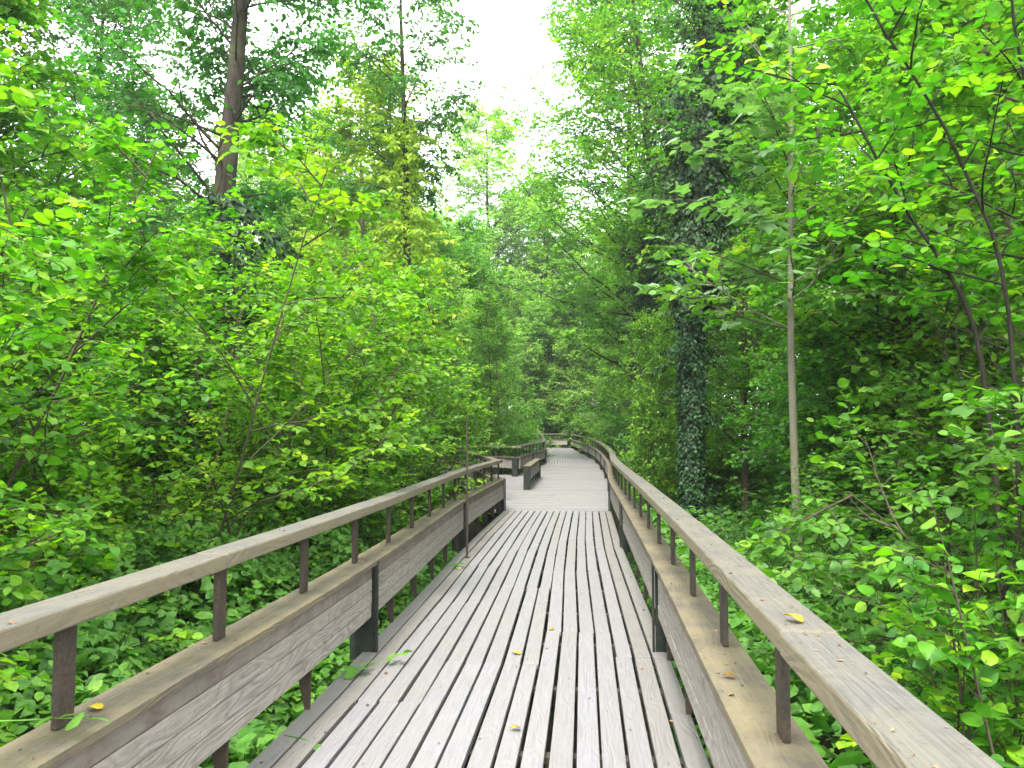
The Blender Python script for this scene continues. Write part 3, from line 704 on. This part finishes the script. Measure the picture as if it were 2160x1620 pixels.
# ivy covered trunks
t6, tr6 = tree('ivy_tree', 220, M['leaf_dark'], M['bark_dark'], H=17, r=.23, crown_lo=.45, spread=2.6, n_limb=22, n_br=8, n_tw=5, n_leaf=6, size=.12, lean=(.01, 0))
t6.location = (3.95, 17.0, GZ); tag(t6, 'thick trunk cloaked in dark ivy close beyond the long railing', 'tree')
ivy(t6, 221, tr6, .21, .3, 6.3, 8000, .09, lambda s: .03 + .16 * s + .5 * np.clip(s - .75, 0, 1), M['leaf_ivy'], shoots=34, shoot_len=.42)
ivy(t6, 222, tr6, .21, 5.2, 15.5, 13500, .12, lambda s: .25 + .85 * np.clip(s * 3, 0, 1) * (.6 + .4 * np.sin(s * 17)), M['leaf_ivy'], shoots=130, shoot_len=1.15)
t6b, tr6b = tree('ivy_tree', 225, M['leaf_lime'], M['bark_dark'], H=20, r=.24, crown_lo=.40, spread=3.6, n_limb=56, n_br=11, n_tw=5, n_leaf=6, size=.17)
t6b.location = (5.0, 27.5, GZ); tag(t6b, 'ivy covered tree standing behind the thick ivy trunk, light green crown above', 'tree')
ivy(t6b, 226, tr6b, .24, .3, 10.5, 7000, .15, lambda s: .10 + .5 * np.sin(np.pi * s), M['leaf_ivy'], shoots=60, shoot_len=.8)
t6c, tr6c = tree('ivy_tree', 228, M['leaf_sun_tinted'], M['bark_dark'], H=22, r=.28, crown_lo=.36, spread=3.6, n_limb=56, n_br=11, n_tw=5, n_leaf=6, size=.2)
t6c.location = (2.0, 64.5, GZ); tag(t6c, 'distant ivy covered tree behind the railing at the far end', 'tree')
ivy(t6c, 229, tr6c, .28, .3, 12.5, 6500, .22, lambda s: .25 + .5 * np.sin(np.pi * s), M['leaf_ivy'])
# slender grey trunk
tp = [(0, 0, -.3), (.0, 0, 1), (-.02, .0, 2.2), (-.03, 0, 3.5), (0, 0, 5), (.05, .02, 6.5), (.10, .1, 8.5), (.2, .1, 11)]
t7, tr7 = tree('slender_tree', 230, M['leaf_lime'], M['bark_grey'], r=.064, trunk_pts=tp, crown_lo=.42, spread=1.7, n_limb=16, n_br=7, n_tw=4, n_leaf=6, size=.10, tm=LEAF_ROUND, tw_len=.4, twr=.0025, profile='column')
t7.location = (3.42, 9.3, GZ); tag(t7, 'slender straight grey trunk standing among bushes beyond the long railing', 'tree')
# tall light green oak at the edge of the sky
t4, _ = tree('oak_tree', 240, M['leaf_lime'], M['bark_dark'], H=23, r=.3, crown_lo=.25, spread=6.3, n_limb=90, n_br=12, n_tw=5, n_leaf=7, size=.19, lean=(-.05, 0))
t4.location = (6.1, 37.0, GZ); tag(t4, 'tall light green oak at the right edge of the open sky', 'tree')

# ---- woodland trees behind: each stands alone, seen only as part of the green mass
rngb = np.random.default_rng(77)
def mass(protos, spots, label, cat, group, smin=.85, smax=1.15):
    for i, (x, y) in enumerate(spots):
        place(protos[i % len(protos)], (x, y, GZ), float(rngb.uniform(0, 360)), float(rngb.uniform(smin, smax)), label, cat, group)
place(tall[1], (-1.3, 66, GZ), 40, 1.36, 'tall bluish green tree in the middle of the sky gap beyond the far end', 'tree')
place(tall[0], (-5.8, 60, GZ), 140, .92, 'tree standing beyond the side path, lower than the tall bluish tree', 'tree')
place(tall[2], (3.2, 70, GZ), 200, 1.45, 'tree beyond the far end, right of the tall bluish tree', 'tree')
mass(tall, [(-9.5, 36), (-13, 41), (-17, 33), (-14, 25.5), (-11, 52), (-17, 55), (-22, 46), (-18, 24), (-26, 36), (-8, 46), (-4.2, 45), (-24, 60), (-31, 52), (-14, 68), (-22, 74), (-7, 78), (-34, 70), (-3, 84), (-11, 86), (-18, 92), (-28, 88), (-40, 84), (-5, 98), (-14, 104), (-24, 106), (-36, 104), (-2.8, 72), (-9, 66), (-6.3, 69), (-38, 58), (-30, 42)],
     'leafy tree in the green woodland mass behind the hazel bushes on the side path side', 'tree', 'woodland trees on the side path side', .8, 1.0)
mass(tall, [(9.5, 28), (12, 36), (9.0, 46), (15, 44), (10, 58), (17, 57), (21, 40), (12.5, 24), (17, 28), (22, 30), (26, 48), (14, 70), (22, 70), (8.5, 74), (30, 62), (11.5, 17.5), (15.5, 20), (.6, 88), (4.5, 82), (12, 84), (20, 86), (30, 80), (40, 78), (1.5, 104), (8, 100), (16, 104), (27, 102), (40, 98), (5.8, 68), (9.5, 66), (7.2, 62), (-1.5, 76), (2.2, 78), (-4.2, 74), (36, 52), (34, 36)],
     'leafy tree in the green woodland mass behind the ivy covered trunks', 'tree', 'woodland trees behind the ivy covered trunks', .85, 1.1)
mass(shrub, [(-.8, 36.5), (.2, 44), (-1.6, 47), (-3.2, 38), (-6.5, 34), (-4.5, 53), (-2.2, 61.5), (.0, 61.8), (2.6, 62.2), (5.4, 61.5), (-7.5, 41), (-10, 29), (-6.5, 27.5), (-12, 20), (-9.5, 21), (-13, 15), (-16, 19), (-1.2, 64), (1.3, 65), (3.9, 66), (-4, 65), (6.6, 66), (-3, 70), (2.5, 71), (-.5, 61.2), (2.9, 61.8), (-3.4, 60.9), (.8, 62.5), (-1.6, 62), (3.2, 63.5), (5.2, 64), (1.8, 68), (.2, 68), (-3, 67), (4.6, 70), (6.0, 62.8), (7.4, 72), (8.6, 66), (6.6, 76)],
     'shrub in the undergrowth behind the railings of the side path and far bend', 'shrub', 'undergrowth shrubs on the side path side', .8, 1.15)
mass(shrub, [(7.6, 57), (7.6, 50), (7.7, 44), (7.8, 40), (8.6, 36), (7.0, 34.5), (7.4, 28.5), (6.3, 29.5), (8.2, 24), (5.4, 21.8), (6.6, 22), (10, 20), (11, 15), (9.8, 10), (12.5, 12), (13, 17), (5.6, 26.5), (8.3, 50), (8.2, 61)],
     'shrub in the undergrowth beyond the long railing', 'shrub', 'undergrowth shrubs beyond the long railing', .75, 1.1)

# ---- big leaved sapling close beyond the long railing
def sapling(seed, loc, label):
    rng = np.random.default_rng(seed); T = MB(); Lf = MB()
    n = 7; ph = rng.uniform(0, 2 * np.pi, n); P0 = np.stack([np.cos(ph) * .05, np.sin(ph) * .05, np.full(n, -.1)], 1)
    tl = np.radians(rng.uniform(4, 22, n)); ph = ph * .35; D0 = np.stack([np.cos(ph) * np.sin(tl), np.sin(ph) * np.sin(tl), np.cos(tl)], 1)
    st = grow(rng, P0, D0, rng.uniform(1.7, 2.55, n), 9, .06, .03); tubes(T, st, .010, .003, 5)
    p, d, i, t, _ = sprout(rng, st, 9, .25, .92, 58, 0, True); br = grow(rng, p, unit(d + UP * .15), .55 * (1.2 - t) * rng.uniform(.7, 1.2, len(p)) + .12, 5, .08, .0); tubes(T, br, .004, .0018, 3)
    clip = lambda q: q[:, 0] + loc[0] > np.interp(q[:, 1] + loc[1], RIGHT.p[:, 1], RIGHT.p[:, 0]) + .26
    foliage(rng, Lf, T, br, 4, .16, 5, .062, LEAF_ROUND, clip=clip, nvar=.42, hang=.1, tvar=.22)
    foliage(rng, Lf, T, st, 12, .09, 2, .078, LEAF_ROUND, clip=clip, nvar=.45, hang=.1, tvar=.3, t0=.45)
    root = empty('hazel_sapling', loc, label, 'sapling'); return finish(root, T, Lf, M['bark_brown'], M['leaf_hazel'], 'crown', 'stems')
sapling(301, (1.95, 3.05, GZ), 'hazel sapling with large pale and yellow green leaves close beyond the long railing')
sapling(302, (2.5, 3.9, GZ), 'hazel sapling half hidden behind the large leaved one beyond the long railing')

# ---- old hazel with dark bowed stems at the picture edge
rng = np.random.default_rng(320); T = MB(); Lf = MB()
stems = [[(0, 0, -.2), (.02, 0, 1.2), (.0, .02, 2.4), (-.06, .05, 3.2), (-.30, .1, 3.75), (-.68, .15, 4.4), (-.95, .2, 5.0)],
         [(.08, .1, -.2), (.12, .1, 1.3), (.16, .1, 2.6), (.10, .1, 3.6), (-.15, .1, 4.3), (-.5, .1, 4.95), (-.9, .1, 5.6)],
         [(.2, .0, -.2), (.32, .0, 1.3), (.36, .0, 2.7), (.34, .0, 3.8), (.28, .0, 4.7), (.20, .0, 5.5), (.1, .0, 6.3)],
         [(.3, .2, -.2), (.55, .2, .6), (.85, .2, 1.5), (1.1, .2, 2.6), (1.3, .2, 3.8), (1.35, .2, 5.0), (1.3, .2, 6.0)]]
st = np.array(stems, float)
fine = np.stack([np.stack([np.interp(np.linspace(0, 6, 19), np.arange(7), a[:, k]) for k in range(3)], 1) for a in st]); fine[:, 1:-1] = (fine[:, :-2] + fine[:, 1:-1] * 2 + fine[:, 2:]) / 4
fine += np.cumsum(rng.normal(0, .008, fine.shape), 1)
tubes(T, fine, np.array([.024, .019, .018, .026]), .007, 8)
p, d, i, t, _ = sprout(rng, fine, 11, .45, 1.0, 60, 0, True); br = grow(rng, p, d, rng.uniform(.5, 1.2, len(p)), 6, .10, .0); tubes(T, br, .008, .003, 4)
foliage(rng, Lf, T, br, 7, .28, 5, .085, LEAF_ROUND, nvar=.32)
oh = empty('old_hazel', (3.15, 5.0, GZ), 'old hazel with dark bowed bare stems at the picture edge beyond the long railing', 'bush')
finish(oh, T, Lf, M['bark_black'], M['leaf_hazel'], 'crown', 'stems')

# ---- maple bough with pale leaves reaching in front of the ivy trunk
rng = np.random.default_rng(310); T = MB(); Lf = MB()
st = grow(rng, np.array([[0, 0, -.2]]), np.array([[.0, 0, 1.0]]), np.array([7.0]), 10, .012, 0); tubes(T, st, .028, .010, 7)
p, d, i, t, _ = sprout(rng, st, 13, .56, 1.0, 75, 0, True); d[:, 0] = -np.abs(d[:, 0]) - .3
br = grow(rng, p, unit(d), rng.uniform(.9, 2.1, len(p)), 7, .06, .0); tubes(T, br, .012, .004, 4)
foliage(rng, Lf, T, br, 12, .3, 3, .17, LEAF_MAPLE, nvar=.16, tvar=.2)
mp_ = empty('maple_tree', (3.52, 9.6, GZ), 'young maple with pale bluish lobed leaves reaching before the ivy covered trunk', 'tree')
finish(mp_, T, Lf, M['bark_brown'], M['leaf_maple'])

# ------------------------------------------------------------------ brambles and ground cover: nobody could count them
def lumps(x, y): return .5 + .25 * np.sin(1.7 * x + 1.1 * np.sin(1.3 * y)) + .25 * np.sin(2.3 * y + 1.7 * np.cos(1.1 * x))
def cover(name, seed, side, n, y0, y1, wmax, top, tm, size, mat, label):
    rng = np.random.default_rng(seed); Lf = MB(); T = MB()
    line = LEFT if side < 0 else RIGHT
    y = y0 + (y1 - y0) * rng.random(n) ** 1.5; dist = .02 + wmax * rng.random(n) ** 1.35
    ex = np.interp(y, line.p[:, 1], line.p[:, 0]); x = ex + side * (dist + .06)
    ztop = GZ + top(dist, x, y)
    z = ztop - np.abs(rng.normal(0, .16, n)) - .0
    P = np.stack([x, y, np.maximum(z, GZ + .05)], 1)
    az = rng.uniform(0, 2 * np.pi, n); D = np.stack([np.cos(az), np.sin(az), rng.normal(-.1, .25, n)], 1)
    Nn = unit(UP + rng.normal(0, .36, (n, 3)) + np.array([-side * .25, -.12, 0])); S = size * rng.uniform(.55, 1.25, n)
    ti = rng.normal(.42, .2, n)
    leaf_add(Lf, tm, P, D, Nn, S, ti)
    for s in (-1, 1):                                   # the two side leaflets of each trifoliate leaf
        lat = unit(np.cross(D, Nn)) * s
        leaf_add(Lf, tm, P + unit(D) * (.02 * S / size)[:, None], unit(D) * .25 + lat, Nn + rng.normal(0, .12, (n, 3)), S * .85, ti + rng.normal(0, .06, n))
    k = min(n // 18, 1500); ii = rng.choice(n, k, False)
    st = grow(rng, P[ii] - np.stack([rng.normal(0, .12, k), rng.normal(0, .12, k), rng.uniform(.3, .6, k)], 1), np.stack([rng.normal(0, .3, k), rng.normal(0, .3, k), np.ones(k)], 1), rng.uniform(.4, .7, k), 5, .12, -.06)
    tubes(T, st, .004, .0022, 3)
    root = tag(Lf.build(name, mat), label, 'undergrowth', None, 'stuff')
    if T.n: tag(T.build('bramble_canes', M['bark_brown'], root), kind='stuff')
    return root
top_l = lambda d, x, y: .50 + .95 * np.clip((d - .05) / 1.9, 0, 1) ** .9 + .55 * (lumps(x, y) - .5) * np.clip(d / .8, .2, 1)
top_r = lambda d, x, y: .42 + .60 * np.clip((d - .1) / 2.2, 0, 1) + .6 * (lumps(x + 3, y) - .5) * np.clip(d / .8, .2, 1)
cover('brambles', 400, -1, 17000, .9, 13, 3.6, top_l, LEAF_ROUND, .078, M['leaf_bramble'], 'dense brambles and nettles pressing against the rod side railing')
cover('brambles', 401, 1, 17000, .9, 14, 3.8, top_r, LEAF_ROUND, .066, M['leaf_bramble'], 'dense low brambles along the outside of the long railing')
top_f = lambda d, x, y: .45 + .7 * np.clip(d / 3, 0, 1) + .5 * (lumps(x * .7, y * .7) - .5)
def wide_cover(seed, n, x0, x1, y0, y1, label):
    rng = np.random.default_rng(seed); Lf = MB()
    x = rng.uniform(x0, x1, n); y = y0 + (y1 - y0) * rng.random(n) ** 1.2
    l_ = np.where(y < 16, np.interp(y, LEFT.p[:, 1], LEFT.p[:, 0]), np.where(y < 24, -1.6, np.where(y < 31, -7.0, np.interp(y, FARL.p[:, 1], FARL.p[:, 0]))))
    r_ = np.interp(y, RIGHT.p[:, 1], RIGHT.p[:, 0])
    l_ = np.where((y > 52) & (y < 58), -4, l_)
    keep = ((x < l_ - .25) | (x > r_ + .25)) | (y > 58); x, y = x[keep], y[keep]; n = len(x)
    z = GZ + .25 + .75 * lumps(x * .6, y * .6) + .3 * rng.random(n) - np.abs(rng.normal(0, .15, n))
    az = rng.uniform(0, 2 * np.pi, n); D = np.stack([np.cos(az), np.sin(az), rng.normal(-.1, .3, n)], 1)
    leaf_add(Lf, LEAF_OVAL, np.stack([x, y, z], 1), D, unit(UP + rng.normal(0, .4, (n, 3))), .15 * rng.uniform(.6, 1.3, n), rng.normal(.42, .2, n))
    tag(Lf.build('ground_cover', M['leaf_bramble']), label, 'undergrowth', None, 'stuff')
wide_cover(410, 90000, -24, -1, 2, 62, 'leafy ground cover under the trees on the side path side')
wide_cover(411, 80000, 1, 24, 2, 64, 'leafy ground cover under the trees beyond the long railing')

# ------------------------------------------------------------------ small things: fallen leaves, sprouts
def fallen(x, y, z, rz, size, tint, label, rx=12):
    mb = MB(); leaf_add(mb, LEAF_ROUND, np.zeros((1, 3)), np.array([[0, 1.0, 0]]), np.array([[0, 0, 1.0]]), np.array([size]), np.array([tint]))
    o = mb.build('fallen_leaf', M['leaf_fallen']); o.location = (x, y, z); o.rotation_euler = (R(rx), R(rx * .5), R(rz))
    s = o.modifiers.new('solid', 'SOLIDIFY'); s.thickness = .0008
    return tag(o, label, 'leaf', 'fallen leaves on the boardwalk')
fallen(.065, 5.62, .006, 60, .07, 1.0, 'bright yellow fallen leaf on the deck planks')
fallen(.05, 4.22, .006, 100, .06, .35, 'brown curled fallen leaf on the nearest deck planks', 22)
fallen(-1.36, 2.62, .668, 80, .055, .75, 'yellow fallen leaf on the cap board of the rod side beam')
fallen(.80, 2.15, 1.062, 40, .055, .5, 'ochre curled fallen leaf on the long handrail', 24)
fallen(.32, 6.3, .006, 10, .05, .2, 'small brown fallen leaf beside a plank gap', 18)
fallen(-.62, 9.1, .006, 10, .06, .9, 'pale yellow fallen leaf at the foot of the rod')
fallen(.84, 2.95, .668, 70, .045, .1, 'tiny brown fallen leaf on the cap board of the long railing', 18)

def sprout_plant(loc, rz, label, n=3, L=.3, up=.25, size=.1, seed=1):
    rng = np.random.default_rng(seed); T = MB(); Lf = MB(); a = R(rz)
    st = grow(rng, np.zeros((1, 3)), np.array([[math.cos(a), math.sin(a), up]]), L, 7, .06, -.02); tubes(T, st, .0035, .0018, 5)
    lt = np.linspace(.55, .98, n); p, d = at_t(st, np.zeros(n, int), lt); lat = unit(np.cross(d, UP)); s = np.where(np.arange(n) % 2 == 0, 1., -1.)[:, None]
    leaf_add(Lf, LEAF_ROUND, p, d * .7 + lat * s * .8 * (np.arange(n) < n - 1)[:, None], unit(UP + rng.normal(0, .25, (n, 3))), size * rng.uniform(.8, 1.1, n), rng.normal(.6, .15, n))
    root = empty('bramble_sprout', loc, label, 'sprout', 'sprouts growing over the boards'); finish(root, T, Lf, M['leaf_bramble'], M['leaf_bramble'], 'leaves', 'stem')
sprout_plant((-1.62, 2.42, .70), -10, 'green bramble sprout lying over the cap board by the nearest baluster', 4, .34, .05, .062, 1)
sprout_plant((-1.22, 5.0, -.02), 30, 'green bramble sprout beside the first steel plate under the beam', 4, .3, .25, .10, 2)
sprout_plant((-1.20, 4.15, .0), -20, 'thin bramble runner creeping onto the nearest deck boards', 3, .42, .04, .06, 3)
sprout_plant((-.98, 5.35, .0), 20, 'small leafy sprout at the foot of the first steel plate', 4, .25, .3, .07, 4)
sprout_plant((-.86, 9.2, .0), 10, 'leafy sprout under the beam near the rod', 4, .3, .25, .09, 5)

for o in list(bpy.data.objects):
    if o.type == 'EMPTY' and 'label' not in o and not o.parent: print('UNLABELLED', o.name)

# crumbs of leaf, bark and seed lying on the boards and caps
rng = np.random.default_rng(500); mb = MB(); P = []
for _ in range(520):
    y = 1.2 + 14 * rng.random() ** 1.6; c = float(np.interp(y, CEN.p[:, 1], CEN.p[:, 0]))
    o = rng.uniform(-1.05, 1.05) if rng.random() < .45 else rng.choice([-1, 1]) * rng.uniform(.75, 1.08); P.append((c + o, y, .004))
for line, k in ((LEFT, 150), (RIGHT, 190)):
    for _ in range(k):
        y = .9 + 9 * rng.random() ** 1.5; p, t, o = line.at(line.l_at_y(y)); top = rng.random() < .35
        q = p[0][:2] + o[0] * (rng.uniform(.04, .17) if top else rng.uniform(.0, .18)); P.append((q[0], q[1], (RAIL_Z if top else CAP_Z) + .004))
P = np.array(P); n = len(P); az = rng.uniform(0, 2 * np.pi, n)
leaf_add(mb, LEAF_OVAL, P, np.stack([np.cos(az), np.sin(az), np.zeros(n)], 1), unit(UP + rng.normal(0, .25, (n, 3))), rng.choice([.008, .012, .018, .028], n, p=[.4, .35, .18, .07]), rng.uniform(0, .7, n))
M['litter'] = leaf_mat('dry_litter', (.05, .03, .015), (.20, .13, .06), (.42, .36, .22), trans=.1, tmul=(1, 1, 1), hue=0)
tag(mb.build('leaf_litter', M['litter']), 'crumbs of dry leaf and seed scattered on the boards and rails', 'litter', None, 'stuff')

# ------------------------------------------------------------------ thin haze volume added to lighten the far darks
hm, n, l = new_mat('far_lift_haze')
pv = n.new('ShaderNodeVolumePrincipled'); pv.inputs['Color'].default_value = (.90, .95, 1.0, 1); pv.inputs['Density'].default_value = .0006; pv.inputs['Anisotropy'].default_value = .25
o = n.new('ShaderNodeOutputMaterial'); l.new(pv.outputs[0], o.inputs['Volume'])
mb = MB(); x0, x1, y0, y1, z0, z1 = -410, 410, -310, 510, GZ - 1.6, 42
mb.add([(x0, y0, z0), (x1, y0, z0), (x1, y1, z0), (x0, y1, z0), (x0, y0, z1), (x1, y0, z1), (x1, y1, z1), (x0, y1, z1)],
       [(3, 2, 1, 0), (4, 5, 6, 7), (0, 1, 5, 4), (1, 2, 6, 5), (2, 3, 7, 6), (3, 0, 4, 7)])
hz_ = mb.build('haze', hm, None, True); tag(hz_, kind='stuff')
